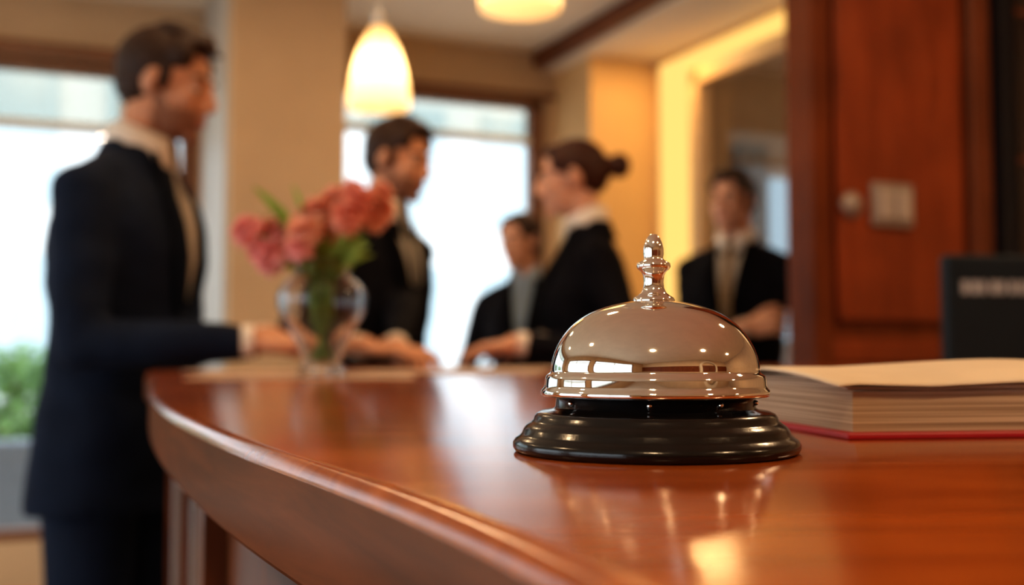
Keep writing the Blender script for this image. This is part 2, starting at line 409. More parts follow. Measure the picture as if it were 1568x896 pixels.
# ------------------------------------------------------------------ service bell
k = .0002185
root = empty('service_bell', (.0475, .366, ZT))
bm = bmesh.new()
pr = [(0, 0), (206, 0), (213, 3), (216, 8), (216, 15), (212, 21), (206, 25), (202, 29), (200, 35), (195, 41), (189, 45), (185, 48), (183, 54), (179, 59), (172, 62), (156, 64), (151, 68), (150, 92), (0, 92)]
lathe(bm, [(r*k, z*k) for r, z in pr], 96)
link(bm_mesh(bm), 'base', M['blackbase'], root, smooth=True, angle=50)
bm = bmesh.new()
dome = catmull([(158, 122, 0), (157, 134, 0), (151.5, 153, 0), (141.5, 172, 0), (126, 191, 0), (101, 209, 0), (70, 221, 0), (38, 228, 0), (12, 230, 0)], 5)
pr = [(167, 86), (170, 84.5), (172.5, 86), (173.5, 90), (172, 94), (169, 97), (167.5, 101), (166.5, 110), (165, 115), (161, 118.5), (158.8, 120)]+[(p.x, p.y) for p in dome]+[(0, 230)]
pr2 = [(0, 226)]+[(max(p.x-3, 0), p.y-3) for p in reversed(dome)]+[(163, 112), (167, 86)]
lathe(bm, [(r*k, z*k) for r, z in pr+pr2], 128)
link(bm_mesh(bm), 'dome', M['chrome'], root, smooth=True, angle=60)
bm = bmesh.new()
pr = [(0, 226), (31, 226), (32, 230), (30, 234), (25, 237), (19, 242), (16, 249), (15, 258), (16, 268), (19, 274), (24, 278), (26, 282), (25, 287), (20, 290), (16, 292), (14.5, 295), (15.5, 301), (15.5, 309), (13.5, 318), (10, 326), (6, 331), (0, 333)]
lathe(bm, [(r*k, z*k) for r, z in pr], 48)
link(bm_mesh(bm), 'plunger', M['chrome'], root, smooth=True, angle=50)
bm = bmesh.new()
for t in (-150, -100, -60, -20, 60, 120):
    c = Vector((152*k*math.cos(math.radians(t)), 152*k*math.sin(math.radians(t)), 76*k)); sph(bm, c, (.0009, .0009, .0009))
link(bm_mesh(bm), 'rivets', M['chrome'], root, smooth=True)

# ------------------------------------------------------------------ open book
root = empty('open_book', (.129, .416, ZT), math.radians(9))
page = pmat('book_paper', (.80, .66, .48), .8, var=.05, scale=30)
pedge, nt, b_ = new_mat('page_edges')
tc = nt.nodes.new('ShaderNodeTexCoord'); mp = nt.nodes.new('ShaderNodeMapping'); mp.inputs['Scale'].default_value = (2, 2, 900)
nn = nt.nodes.new('ShaderNodeTexNoise'); nn.inputs['Scale'].default_value = 1.5; nn.inputs['Detail'].default_value = 3
rr = nt.nodes.new('ShaderNodeValToRGB'); rr.color_ramp.elements[0].position = .38; rr.color_ramp.elements[1].position = .62
rr.color_ramp.elements[0].color = (.26, .17, .10, 1); rr.color_ramp.elements[1].color = (.68, .52, .36, 1)
nt.links.new(tc.outputs['Object'], mp.inputs[0]); nt.links.new(mp.outputs[0], nn.inputs['Vector']); nt.links.new(nn.outputs['Fac'], rr.inputs[0]); nt.links.new(rr.outputs[0], b_.inputs['Base Color'])
b_.inputs['Roughness'].default_value = .85
W, Dp = .25, .16
bm = bmesh.new(); box(bm, -.004, W+.004, -.004, Dp+.004, 0, .0028, bev=.0009)
link(bm_mesh(bm), 'cover', pmat('red_cover', (.42, .02, .03), .4), root)
def slab(z0f, z1f, x0, x1, y0, y1, nx=28, ny=16):
    bm = bmesh.new(); T = []; B = []
    for j in range(ny+1):
        for i in range(nx+1):
            x = x0+(x1-x0)*i/nx; y = y0+(y1-y0)*j/ny
            T.append(bm.verts.new((x, y, z1f(x, y)))); B.append(bm.verts.new((x, y, z0f(x, y))))
    g = lambda i, j: j*(nx+1)+i
    for j in range(ny):
        for i in range(nx):
            f = bm.faces.new((T[g(i, j)], T[g(i+1, j)], T[g(i+1, j+1)], T[g(i, j+1)])); f.material_index = 1; f.smooth = True
            bm.faces.new((B[g(i, j)], B[g(i, j+1)], B[g(i+1, j+1)], B[g(i+1, j)]))
    for i in range(nx):
        bm.faces.new((B[g(i, 0)], B[g(i+1, 0)], T[g(i+1, 0)], T[g(i, 0)])); bm.faces.new((B[g(i+1, ny)], B[g(i, ny)], T[g(i, ny)], T[g(i+1, ny)]))
    for j in range(ny):
        bm.faces.new((B[g(0, j+1)], B[g(0, j)], T[g(0, j)], T[g(0, j+1)])); bm.faces.new((B[g(nx, j)], B[g(nx, j+1)], T[g(nx, j+1)], T[g(nx, j)]))
    return bm_mesh(bm)
hump = lambda x, y: .0180+.0080*math.sin(math.pi*min(1, max(0, y/Dp))**.85)*(.6+.5*min(1, max(0, x/.1)))
link(slab(lambda x, y: .0024, lambda x, y: hump(x, y)*1.0, 0, W, 0, Dp), 'page_block', [pedge, page], root)
lift = lambda x, y: .0030*math.exp(-((x-.10)/.05)**2)*(1-.6*y/Dp)+.0007*math.sin(x*34+y*10)+.0018*max(0, 1-abs(x-.0)/.03)
link(slab(lambda x, y: hump(x, y)+.0010+lift(x, y), lambda x, y: hump(x, y)+.0016+lift(x, y), -.008, W-.01, -.005, Dp-.004, nx=60), 'open_page', [page, page], root)
link(slab(lambda x, y: hump(x, y)+.0002+.4*lift(x, y), lambda x, y: hump(x, y)+.0006+.4*lift(x, y), -.003, W-.006, -.002, Dp-.002, nx=60), 'under_page', [pedge, page], root)

# ------------------------------------------------------------------ monitor
root = empty('computer_monitor', (.77, 1.62, ZT), math.radians(8))
bm = bmesh.new(); box(bm, -.14, .14, -.012, .012, .015, .176, bev=.006)
link(bm_mesh(bm), 'housing', pmat('monitor_plastic', (.014, .024, .032), .5, spec=.25), root)
bm = bmesh.new(); box(bm, -.05, .05, .0, .10, .0, .012, bev=.004); box(bm, -.02, .02, .01, .03, .01, .08, bev=.004)
link(bm_mesh(bm), 'stand', M['dark'], root)
bm = bmesh.new()
for i in range(11):
    w = random.uniform(.008, .013); box(bm, -.118+i*.015, -.118+i*.015+w, -.0135, -.012, .118, .138)
link(bm_mesh(bm), 'label_lettering', pmat('label_print', (.45, .48, .48), .5), root)

# ------------------------------------------------------------------ papers
root = empty('paper_sheets', (0, 0, ZT))
bm = bmesh.new()
for (x, y, w, d, r, z) in [(-.27, 1.44, .28, .20, .12, .0008), (-.10, 1.74, .30, .21, -.1, .0022), (-.42, 1.85, .21, .29, .5, .0008), (.02, 2.2, .3, .21, .2, .001)]:
    m4 = Matrix.Translation((x, y, z)) @ Matrix.Rotation(r, 4, 'Z') @ Matrix.Diagonal((w, d, .0012, 1))
    bmesh.ops.create_cube(bm, size=1, matrix=m4)
link(bm_mesh(bm), 'sheets', pmat('white_paper', (.66, .50, .36), .7, var=.02), root)

# ------------------------------------------------------------------ flower vase
VX, VY = -.252, 1.45
root = empty('flower_vase', (VX, VY, ZT+.0015))
prof = catmull([(.028, .0, 0), (.032, .003, 0), (.028, .009, 0), (.025, .016, 0), (.030, .035, 0), (.043, .062, 0), (.057, .090, 0), (.057, .110, 0), (.045, .126, 0), (.034, .136, 0), (.036, .145, 0), (.043, .154, 0)], 4)
inner = [(max(p.x-.003, .001), max(p.y, .014)) for p in reversed(prof)]
bm = bmesh.new(); lathe(bm, [(0, 0)]+[(p.x, p.y) for p in prof]+inner[:-12]+[(0, .018)], 48)
gm = bpy.data.materials.new('clear_glass'); gm.use_nodes = True; nt = gm.node_tree; b_ = nt.nodes['Principled BSDF']
b_.inputs['Transmission Weight'].default_value = 1; b_.inputs['Roughness'].default_value = .02; b_.inputs['IOR'].default_value = 1.45
link(bm_mesh(bm), 'vase', gm, root, smooth=True)
K = .000866
def FP(u, v, dy=0): return Vector(((u-784)*K*(1+dy/1.45)-VX, dy, 1.133+(540-v)*K-ZT-.0035))
fl = [(375, 352, 26, -.02), (410, 392, 27, -.03), (418, 350, 24, 0), (462, 358, 27, -.04), (440, 342, 22, .03), (482, 320, 25, .0), (515, 300, 27, .02), (548, 308, 30, -.02), (580, 312, 26, .03), (530, 335, 24, -.04), (566, 330, 24, 0), (395, 372, 22, .03), (440, 375, 22, .0), (500, 345, 20, .05), (585, 290, 18, 0), (455, 380, 20, -.05), (540, 285, 18, .0)]
def petal(name, c, tr=.45):
    m = pmat(name, c, .6, var=.15, scale=60); nt = m.node_tree; b = nt.nodes['Principled BSDF']; o = nt.nodes['Material Output']
    t = nt.nodes.new('ShaderNodeBsdfTranslucent'); t.inputs[0].default_value = c+(1,)
    mx = nt.nodes.new('ShaderNodeMixShader'); mx.inputs[0].default_value = tr
    nt.links.new(b.outputs[0], mx.inputs[1]); nt.links.new(t.outputs[0], mx.inputs[2]); nt.links.new(mx.outputs[0], o.inputs[0]); return m
pm = [petal('petal_coral', (1, .50, .40)), petal('petal_pink', (1, .50, .48)), petal('petal_salmon', (1, .58, .44))]
bm = bmesh.new()
for idx, (u, v, r, dy) in enumerate(fl):
    c = FP(u, v, dy); R = r*K*1.22; base = FP(490, 430, 0); up = (c-base).normalized()
    q = up.to_track_quat('Z', 'Y').to_matrix()
    mi = 0 if u > 500 and idx % 2 else (1 if u < 460 else 2)
    for layer in range(5):
        npet = [5, 8, 10, 11, 9][layer]; tilt = [10, 30, 55, 80, 105][layer]
        for i in range(npet):
            a = 2*math.pi*i/npet+layer*.5+random.uniform(-.15, .15); ti = math.radians(tilt+random.uniform(-8, 8)); L = R*(.72+.08*layer)*random.uniform(.85, 1.1)
            rows = []
            for s_ in range(4):
                s = s_/3; w = R*.36*math.sin(math.pi*(.18+.62*s)); t2 = ti+.5*s
                d = Vector((math.sin(t2)*math.cos(a), math.sin(t2)*math.sin(a), math.cos(t2))); sd = Vector((-math.sin(a), math.cos(a), 0))
                p = d*L*s
                row = []
                for e in (-1, 0, 1):
                    row.append(bm.verts.new(c+q @ (p+sd*w*e+Vector((0, 0, 1))*(abs(e)*.15*w+(random.uniform(-.1, .1)*R if s_ == 3 else 0)))))
                rows.append(row)
            for A, B in zip(rows, rows[1:]):
                for e in range(2):
                    f = bm.faces.new((A[e], A[e+1], B[e+1], B[e])); f.material_index = mi; f.smooth = True
me = bpy.data.meshes.new('blooms'); bm.to_mesh(me); bm.free()
link(me, 'blooms', pm, root)
bm = bmesh.new(); stem = pmat('stem_green', (.19, .35, .08), .5, var=.3)
def tube(bm, pts, r):
    P = catmull(pts, 5)
    for A, B in zip(P, P[1:]):
        q = (B-A).to_track_quat('Z', 'Y').to_matrix().to_4x4()
        bmesh.ops.create_cone(bm, cap_ends=True, segments=8, radius1=r, radius2=r, depth=(B-A).length*1.05, matrix=Matrix.Translation((A+B)/2) @ q)
for i, (u, v, r, dy) in enumerate(fl):
    c = FP(u, v, dy); a = i*2.4
    tube(bm, [Vector((.014*math.cos(a), .014*math.sin(a), .022)), Vector((-.014*math.cos(a), -.014*math.sin(a), .09)), Vector((.02*(1 if c.x > 0 else -1)*min(1, abs(c.x)/.05), dy*.3, .155)), c], .0022)
link(bm_mesh(bm), 'stems', stem, root, smooth=True)
bm = bmesh.new()
def leafm(bm, base, tip, w, up=Vector((0, 0, 1))):
    d = tip-base; sd = d.cross(Vector((random.uniform(-.4, .4), -1, random.uniform(0, .6)))).normalized(); rows = []
    for s_ in range(6):
        s = s_/5; c = base+d*s+Vector((0, 0, 1))*(math.sin(s*math.pi)*d.length*.12); ww = w*math.sin(math.pi*min(.98, s*.9+.06))
        rows.append([bm.verts.new(c-sd*ww), bm.verts.new(c+Vector((0, 0, -.15*ww))), bm.verts.new(c+sd*ww)])
    for A, B in zip(rows, rows[1:]):
        for e in range(2): f = bm.faces.new((A[e], A[e+1], B[e+1], B[e])); f.smooth = True
b0 = FP(490, 425)
for (u, v) in [(385, 288), (410, 302), (445, 280), (470, 300), (400, 295), (452, 290), (565, 378), (550, 395), (520, 370), (572, 388), (455, 405), (430, 405), (500, 385), (480, 395), (510, 400), (465, 385), (535, 360), (400, 330), (495, 365), (550, 350), (425, 318), (540, 405), (520, 395), (445, 398), (490, 380), (475, 370), (530, 385), (510, 372), (560, 365), (500, 405), (470, 410)]:
    t = FP(u, v, random.uniform(-.05, .03)); st = b0.lerp(t, random.uniform(.2, .5)); leafm(bm, st, t, random.uniform(.004, .007) if v < 325 else random.uniform(.006, .010))
link(bm_mesh(bm), 'leaves', petal('leaf_fresh', (.30, .46, .10)), root)

# ------------------------------------------------------------------ pendant lamps
shade_m = bpy.data.materials.new('opal_glass'); shade_m.use_nodes = True; nt = shade_m.node_tree; nt.nodes.clear()
o = nt.nodes.new('ShaderNodeOutputMaterial'); t = nt.nodes.new('ShaderNodeBsdfTranslucent'); t.inputs[0].default_value = (.95, .76, .48, 1)
dfs = nt.nodes.new('ShaderNodeBsdfDiffuse'); dfs.inputs[0].default_value = (.9, .70, .42, 1)
m1 = nt.nodes.new('ShaderNodeMixShader'); m1.inputs[0].default_value = .25; nt.links.new(t.outputs[0], m1.inputs[1]); nt.links.new(dfs.outputs[0], m1.inputs[2])
e = nt.nodes.new('ShaderNodeEmission'); e.inputs[0].default_value = (1, .50, .18, 1); e.inputs[1].default_value = .28
ad = nt.nodes.new('ShaderNodeAddShader'); nt.links.new(m1.outputs[0], ad.inputs[0]); nt.links.new(e.outputs[0], ad.inputs[1]); nt.links.new(ad.outputs[0], o.inputs[0])
def pendant(name, x, y, z, R, Hh, power):
    root = empty(name, (x, y, z))
    bm = bmesh.new()
    pr = catmull([(R*.98, 0, 0), (R, Hh*.06, 0), (R*.94, Hh*.3, 0), (R*.74, Hh*.62, 0), (R*.45, Hh*.87, 0), (R*.2, Hh, 0)], 4)
    lathe(bm, [(p.x, p.y) for p in pr], 48)
    link(bm_mesh(bm), 'shade', shade_m, root, smooth=True)
    bm = bmesh.new(); lathe(bm, [(0, Hh*.8), (.018, Hh*.8), (.022, Hh*.95), (R*.26, Hh), (.022, Hh+.04), (.006, Hh+.05), (.006, ZC-z-.02), (.05, ZC-z-.02), (.05, ZC-z), (0, ZC-z)], 24)
    link(bm_mesh(bm), 'stem', M['steel'], root, smooth=True, angle=40)
    bm = bmesh.new(); sph(bm, (0, 0, Hh*.55), (.030, .030, .040)); link(bm_mesh(bm), 'bulb', emit('bulb', (1, .8, .5), 8), root, smooth=True)
    l = bpy.data.lights.new(name+'_light', 'POINT'); l.energy = power; l.color = (1, .76, .46); l.shadow_soft_size = .03
    lo = bpy.data.objects.new('light', l); col.objects.link(lo); lo.parent = root; lo.location = (0, 0, Hh*.45)
pendant('pendant_lamp', -.418, 3.4, 1.900, .097, .265, 5.5)
pendant('pendant_lamp.001', .02, 2.6, 1.962, .10, .26, 5.5)

# ceiling downlights: unseen, added to light the room and give highlights
root = empty('added_ceiling_lights')
ring = bmesh.new()
for (a, b, en) in [(-1.6, 4, 7), (0, 4.4, 7), (1.8, 3.9, 8), (-1.6, 1.5, 12), (.6, 2.2, 10), (2.3, 1.0, 18), (-.8, -1.2, 22), (1.4, -1.6, 24), (3.4, -1.4, 16)]:
    p = RW(a, b, ZC); lathe(ring, [(.095, -.001), (.115, -.001), (.12, -.012), (.098, -.014), (.095, -.001)], 24, center=p)
    l = bpy.data.lights.new('added_downlight', 'AREA'); l.shape = 'DISK'; l.size = .19; l.energy = en; l.color = (1, .67, .37)
    lo = bpy.data.objects.new('lamp', l); col.objects.link(lo); lo.location = (p.x, p.y, ZC-.02); lo.parent = root
link(bm_mesh(ring), 'rims', M['steel'], root, smooth=True)
l = bpy.data.lights.new('alcove', 'AREA'); l.shape = 'DISK'; l.size = .3; l.energy = 5; l.color = (1, .60, .24)
lo = bpy.data.objects.new('alcove_fill', l); col.objects.link(lo); lo.location = RW(2.90, 4.7, 2.72); lo.parent = root  # unseen area light, added to graze the alcove wall with warm light
l = bpy.data.lights.new('corridor', 'POINT'); l.energy = 12; l.color = (1, .8, .6); l.shadow_soft_size = .1
lo = bpy.data.objects.new('corridor_fill', l); col.objects.link(lo); lo.location = RW(4.2, 3.2, 2.55); lo.parent = root  # unseen point light, added to brighten the corridor wall

# ------------------------------------------------------------------ people
skin1 = pmat('skin', (.60, .30, .18), .5, var=.06, scale=30, sss=.1, spec=.35)
skin2 = pmat('skin_fair', (.66, .36, .24), .5, var=.06, scale=30, sss=.1, spec=.35)
stub = pmat('stubble', (.27, .13, .08), .7, var=.15, scale=200, spec=.2)
lipm = pmat('lips', (.46, .18, .14), .5, var=.05, spec=.3)
eyew = pmat('eye_white', (.42, .37, .33), .3, var=.02); eyed = pmat('iris', (.03, .015, .01), .3)
hairb = pmat('hair_brown', (.036, .015, .007), .6, var=.5, scale=90, bump=.5, bscale=120, stretch=(3, 1, 1), spec=.4, bdist=.003)
hairm = pmat('hair_chestnut', (.048, .014, .007), .55, var=.5, scale=90, bump=.4, bscale=120, spec=.4, bdist=.003)
navy = pmat('suit_navy', (.009, .016, .036), .8, var=.2, scale=12, bump=.35, bscale=8, spec=.16)
black = pmat('suit_black', (.0065, .0065, .010), .85, var=.2, scale=12, bump=.35, bscale=8, spec=.14)
shirtw = pmat('shirt_white', (.80, .74, .66), .8, var=.04); shirtb = pmat('shirt_blue', (.36, .46, .56), .8, var=.04)
tieT = pmat('tie_tan', (.34, .22, .11), .6, var=.2, scale=60); tieD = pmat('tie_grey', (.16, .14, .12), .5)
shoe = pmat('shoe_leather', (.01, .008, .007), .25)

def ik(S, Wd, l1, l2, pole):
    d = Wd-S; L = min(d.length, (l1+l2)*.995); dn = d.normalized()
    a = (l1*l1-l2*l2+L*L)/(2*L); h = math.sqrt(max(0, l1*l1-a*a))
    pp = (pole-dn*pole.dot(dn)).normalized()
    return S+dn*a+pp*h

def hand_mesh(side, curl=1.0, s=1.0, spread=1.0):
    bm = bmesh.new()
    for i in range(7):
        f = i/6
        sph(bm, (0, .01+.075*f, -.002*f), (.026+.014*f**.7, .02, .0155-.003*f))
    sph(bm, (-side*.024, .035, -.008), (.017, .03, .014))
    sph(bm, (side*.026, .045, -.006), (.013, .035, .012))
    for j, (x, L, r) in enumerate([(-.031, .072, .0088), (-.0105, .081, .009), (.0105, .075, .0087), (.030, .059, .0078)]):
        p = Vector((side*x, .082-(.006 if j == 3 else 0), -.002)); ang = math.radians(8)*curl; az = side*math.radians([-7, -2, 3, 9][j])*spread
        for sgm, fr in enumerate((.45, .32, .23)):
            d = Vector((math.sin(az)*math.cos(ang), math.cos(az)*math.cos(ang), -math.sin(ang)))
            q = p+d*L*fr; cap(bm, p, r*(1-.1*sgm), q, r*(1-.1*(sgm+1)), 12); p = q; ang += math.radians([26, 20, 0][sgm])*curl
    p0 = Vector((-side*.022, .022, -.006)); p1 = Vector((-side*.046, .052, -.012)); p2 = Vector((-side*.058, .080, -.017)); p3 = Vector((-side*.058, .102, -.022))
    cap(bm, p0, .0125, p1, .0112, 12); cap(bm, p1, .0108, p2, .0098, 12); cap(bm, p2, .0096, p3, .0078, 12)
    cap(bm, (0, -.03, 0), .024, (0, .01, 0), .024)
    bmesh.ops.scale(bm, vec=(s, s, s), verts=bm.verts)
    return remesh(bm, .0026*s, 2, .4)

def person(name, x, y, psi, H, arms, lean=0, pitch=0, yaw=0, female=False, suit=navy, shirt=shirtw, tie=None, skin=skin1, hair=hairb, bun=False, stubble=False, width=1.0, shoulder_drop=0, hs=.96, depth=1.0, vwid=.050):
    root = empty(name, (x, y, 0), math.radians(psi-90))
    s = H/1.75
    inv = Matrix.Rotation(-math.radians(psi-90), 3, 'Z')
    def WL(p): return inv @ (Vector(p)-Vector((x, y, 0)))
    fy = lambda z: lean*min(1.15, max(0, (z-.92*s)/(.6*s)))
    wm = (.90 if female else 1.0)*width
    def T(x_, y_, z_): return Vector((x_*s*wm, y_*s+fy(z_*s), z_*s))
    if female:
        secs = [(.80, .175, .12, 0), (.90, .178, .125, 0), (1.0, .155, .11, 0), (1.08, .138, .10, 0), (1.16, .148, .108, .005), (1.25, .168, .13, .012), (1.31, .172, .128, .01), (1.38, .155, .105, 0), (1.42, .13, .085, -.008), (1.46, .095, .066, -.01), (1.505, .058, .052, -.005)]
    else:
        secs = [(.79, .188, .122, -.010), (.88, .182, .120, -.008), (.98, .172, .116, -.004), (1.08, .164, .114, -.002), (1.18, .174, .120, -.002), (1.28, .188, .130, -.006), (1.34, .185, .126, -.012), (1.39, .168, .112, -.016), (1.43, .135, .094, -.020), (1.465, .098, .072, -.014), (1.50, .066, .058, -.008), (1.52, .06, .054, -.004)]
    S3 = [(0, cy*s+fy(z*s), z*s, rx*s*wm, ry*s*(depth if 1.0 < z < 1.45 else 1)) for z, rx, ry, cy in secs]
    tb = bmesh.new(); loft(tb, S3); bmesh.ops.recalc_face_normals(tb, faces=tb.faces); tb.normal_update()
    bvh = BVHTree.FromBMesh(tb)
    bm = tb.copy(); 
    shx = .172; shz = 1.385
    ends = {}
    for sd, key in ((1, 'R'), (-1, 'L')):
        Sj = T(sd*shx, -.014, shz-shoulder_drop)
        w, dr, up = arms[key][0], arms[key][1], arms[key][2]; loc = len(arms[key]) > 3 and arms[key][3]
        Wp = Vector(w)*s if loc else WL(w)
        dv = Vector(dr) if loc else inv @ Vector(dr); uv = Vector(up) if loc else inv @ Vector(up)
        pole = Vector((sd*.45, -.6, -1)) if not (len(arms[key]) > 4) else Vector(arms[key][4])
        l1, l2 = .285*s, .262*s
        El = ik(Sj, Wp, l1, l2, pole)
        if (Wp-Sj).length > (l1+l2): Wp = Sj+(Wp-Sj).normalized()*(l1+l2)*.995
        ra = .88 if female else 1.0
        cap(bm, T(sd*.05, -.014, 1.455), .040*s*ra, T(sd*.13, -.014, 1.418), .046*s*ra); cap(bm, T(sd*.13, -.014, 1.418), .046*s*ra, Sj+Vector((0, 0, .004)), .057*s*ra)
        mid = Sj.lerp(El, .45)
        cap(bm, Sj, .060*s*ra, mid, .055*s*ra); cap(bm, mid, .055*s*ra, El, .047*s*ra)
        we = El.lerp(Wp, 1.0); md = El.lerp(Wp, .4)
        cap(bm, El, .048*s*ra, md, .044*s*ra); cap(bm, md, .044*s*ra, we, .034*s*ra)
        ends[key] = (El, Wp, dv.normalized(), uv.normalized())
    jm = remesh(bm, .010, 5, .5)
    for v in jm.vertices:
        v.co += v.normal*.007*noise.noise(Vector((v.co.x*9, v.co.y*9, v.co.z*16))+Vector((x*7, y*5, 0)))
    link(jm, 'jacket', suit, root)
    for sd, key in ((1, 'R'), (-1, 'L')):
        El, Wp, d, up = ends[key]
        fd = (Wp-El).normalized(); q = fd.to_track_quat('Z', 'Y').to_matrix().to_4x4()
        cb = bmesh.new(); bmesh.ops.create_cone(cb, cap_ends=True, segments=24, radius1=.030*s, radius2=.029*s, depth=.022, matrix=Matrix.Translation(Wp+fd*.028) @ q)
        link(bm_mesh(cb), 'cuff_'+key, shirt, root, smooth=True, angle=40)
        X = d.cross(up).normalized(); Z = X.cross(d).normalized()
        m4 = Matrix((X, d, Z)).transposed().to_4x4(); m4.translation = Wp+fd*.042
        hm = hand_mesh(sd, 1.0, s*(.90 if female else 1.0)); hm.transform(m4)
        link(hm, 'hand_'+key, skin, root)
    def surf(px, z, off):
        h = bvh.ray_cast(Vector((px, 1.5, z)), Vector((0, -1, 0)))
        return Vector((px, (h[0].y if h[0] else 0)+off, z))
    z0, z1 = 1.16*s, 1.495*s
    def strip(name_, f0, f1, off, mat, za, zb, n=14, m=6):
        b2 = bmesh.new(); g = []
        for i in range(n+1):
            t = i/n; z = za+(zb-za)*t; a0, a1 = f0(t), f1(t)
            g.append([b2.verts.new(surf(a0+(a1-a0)*j/m, z, off)) for j in range(m+1)])
        for A, B in zip(g, g[1:]):
            for j in range(m): b2.faces.new((A[j], A[j+1], B[j+1], B[j])).smooth = True
        bmesh.ops.solidify(b2, geom=b2.faces[:], thickness=.004)
        link(bm_mesh(b2), name_, mat, root)
    vw = vwid*s
    strip('shirt_front', lambda t: -vw*t**.8-.002, lambda t: vw*t**.8+.002, .004, shirt, z0, z1)
    lw = .045*s
    for sd in (1, -1):
        strip('lapel_%d' % (1 if sd > 0 else 2), lambda t: sd*(vw*t**.8-.004), lambda t: sd*(vw*t**.8+lw*math.sin(math.pi*min(1, .12+t*.85))+.004), .010, suit, z0, z1-.01)
    if tie: strip('tie', lambda t: -.02*s*(1.25-.75*t), lambda t: .02*s*(1.25-.75*t), .010, tie, z0, z1-.005, m=3)
    # head
    hc = Vector((0, .020*s+fy(1.635*s), 1.634*s)); piv = Vector((0, .0+fy(1.52*s), 1.53*s))
    Rm = Matrix.Translation(piv) @ Matrix.Rotation(math.radians(yaw), 4, 'Z') @ Matrix.Rotation(-math.radians(pitch), 4, 'X') @ Matrix.Translation(-piv) @ Matrix.Translation(hc) @ Matrix.Scale(s*hs*(.96 if female else 1.0), 4)
    b2 = bmesh.new()
    sph(b2, (0, -.015, .025), (.074, .095, .088), u=28, v=20)
    fw = .90 if female else 1.0
    sph(b2, (0, .028, -.03), (.058*fw, .060, .080), u=28, v=20); sph(b2, (0, .026, -.066), (.052*fw, .052, .042)); sph(b2, (0, .070, -.096), (.022*fw, .018, .016))
    for sd in (1, -1):
        sph(b2, (sd*.034*fw, .058, -.020), (.022, .020, .022)); sph(b2, (sd*.031, .069, .0105), (.017, .0135, .0075)); sph(b2, (sd*.031, .070, -.008), (.015, .010, .005))
        sph(b2, (sd*.009, .093, -.033), (.0080, .010, .0065)); sph(b2, (sd*(.034 if female else .042), -.004, -.062), (.014, .032, .026))
        rot = Euler((math.radians(-12), 0, sd*math.radians(-18))).to_matrix()
        sph(b2, (sd*.075, -.012, -.004), (.006, .017, .028), rot); sph(b2, (sd*.072, -.004, -.020), (.007, .009, .012), rot)
    sph(b2, (0, .068, .026), (.046, .018, .012)); cap(b2, (0, .083, .014), .0080, (0, .1015, -.025), .0105)
    sph(b2, (0, .075, -.060), (.026, .016, .020))
    b2.transform(Rm)
    cap(b2, T(0, -.01, 1.44), .060*s*(.85 if female else 1), Rm @ Vector((0, -.022, -.05)), .052*s*(.85 if female else 1))
    hm = remesh(b2, .0036, 4, .45)
    hob = link(hm, 'head', [skin, stub], root)
    inv4 = Rm.inverted()
    if stubble:
        for p in hm.polygons:
            c = inv4 @ p.center; j = random.gauss(0, .005)
            if c.z+j < -.043-(.013 if c.y > .085 and abs(c.x) < .02 else 0)+.05*max(0, (.03-c.y))/.05 and c.y+j > -.003 and c.z > -.125 and not (c.y > .085 and -.075 < c.z < -.052 and abs(c.x) < .024): p.material_index = 1
    def part(fn, nm, mat, vox=None):
        bb = bmesh.new(); fn(bb); bb.transform(Rm)
        me = remesh(bb, vox, 2, .4) if vox else bm_mesh(bb)
        link(me, nm, mat, root, smooth=True)
    def f_lips(b):
        sph(b, (0, .0875, -.0565), (.020, .006, .0038)); sph(b, (0, .0865, -.065), (.017, .007, .0048))
    part(f_lips, 'lips', lipm)
    part(lambda b: [sph(b, (sd*.031, .0680, .001), .0115) for sd in (1, -1)], 'eyes', eyew)
    part(lambda b: [sph(b, (sd*.031, .0762, .000), (.0058, .0045, .0055)) for sd in (1, -1)], 'irises', eyed)
    def f_brow(b):
        for sd in (1, -1): cap(b, (sd*.016, .086, .025), .0034, (sd*.033, .0815, .029), .0042, 8); cap(b, (sd*.033, .0815, .029), .0042, (sd*.049, .067, .024), .0028, 8)
    part(f_brow, 'eyebrows', hair)
    def f_hair(b):
        if female:
            sph(b, (0, -.022, .034), (.080, .096, .086), u=28, v=20); sph(b, (0, -.05, .01), (.072, .073, .073)); sph(b, (0, .028, .086), (.056, .043, .022))
            for sd in (1, -1): sph(b, (sd*.058, .015, .045), (.018, .042, .035)); 
            if bun:
                sph(b, (0, -.150, .018), (.036, .034, .038)); sph(b, (0, -.12, .02), (.03, .03, .03))
                for i in range(9):
                    t = i*.7; cap(b, (.022*math.cos(t), -.155+.012*math.sin(2*t), .018+.022*math.sin(t)), .012, (.028*math.cos(t+.8), -.158, .018+.028*math.sin(t+.8)), .010, 10)
            else:
                sph(b, (0, -.085, -.03), (.05, .035, .06))
        else:
            sph(b, (0, -.028, .039), (.079, .094, .088), u=28, v=20); sph(b, (0, -.045, -.0), (.071, .071, .064))
            sph(b, (0, .040, .094), (.052, .038, .028)); sph(b, (.010, .062, .096), (.034, .024, .022)); sph(b, (0, -.005, .114), (.053, .05, .024))
            for sd in (1, -1): sph(b, (sd*.068, .016, .012), (.0075, .013, .034)); sph(b, (sd*.056, .032, .062), (.02, .032, .030))
            for i in range(26):
                a = random.uniform(-1, 1); bb_ = random.uniform(-.04, .1)
                cap(b, (.05*a, -.03+bb_*.7, .121-.03*abs(a)-4*max(0, -bb_)**2), .008, (.058*a+random.uniform(-.006, .01), .0+bb_*.78, .122-.035*abs(a)+random.uniform(-.003, .004)), .006, 8)
    part(f_hair, 'hair', hair, .0042)
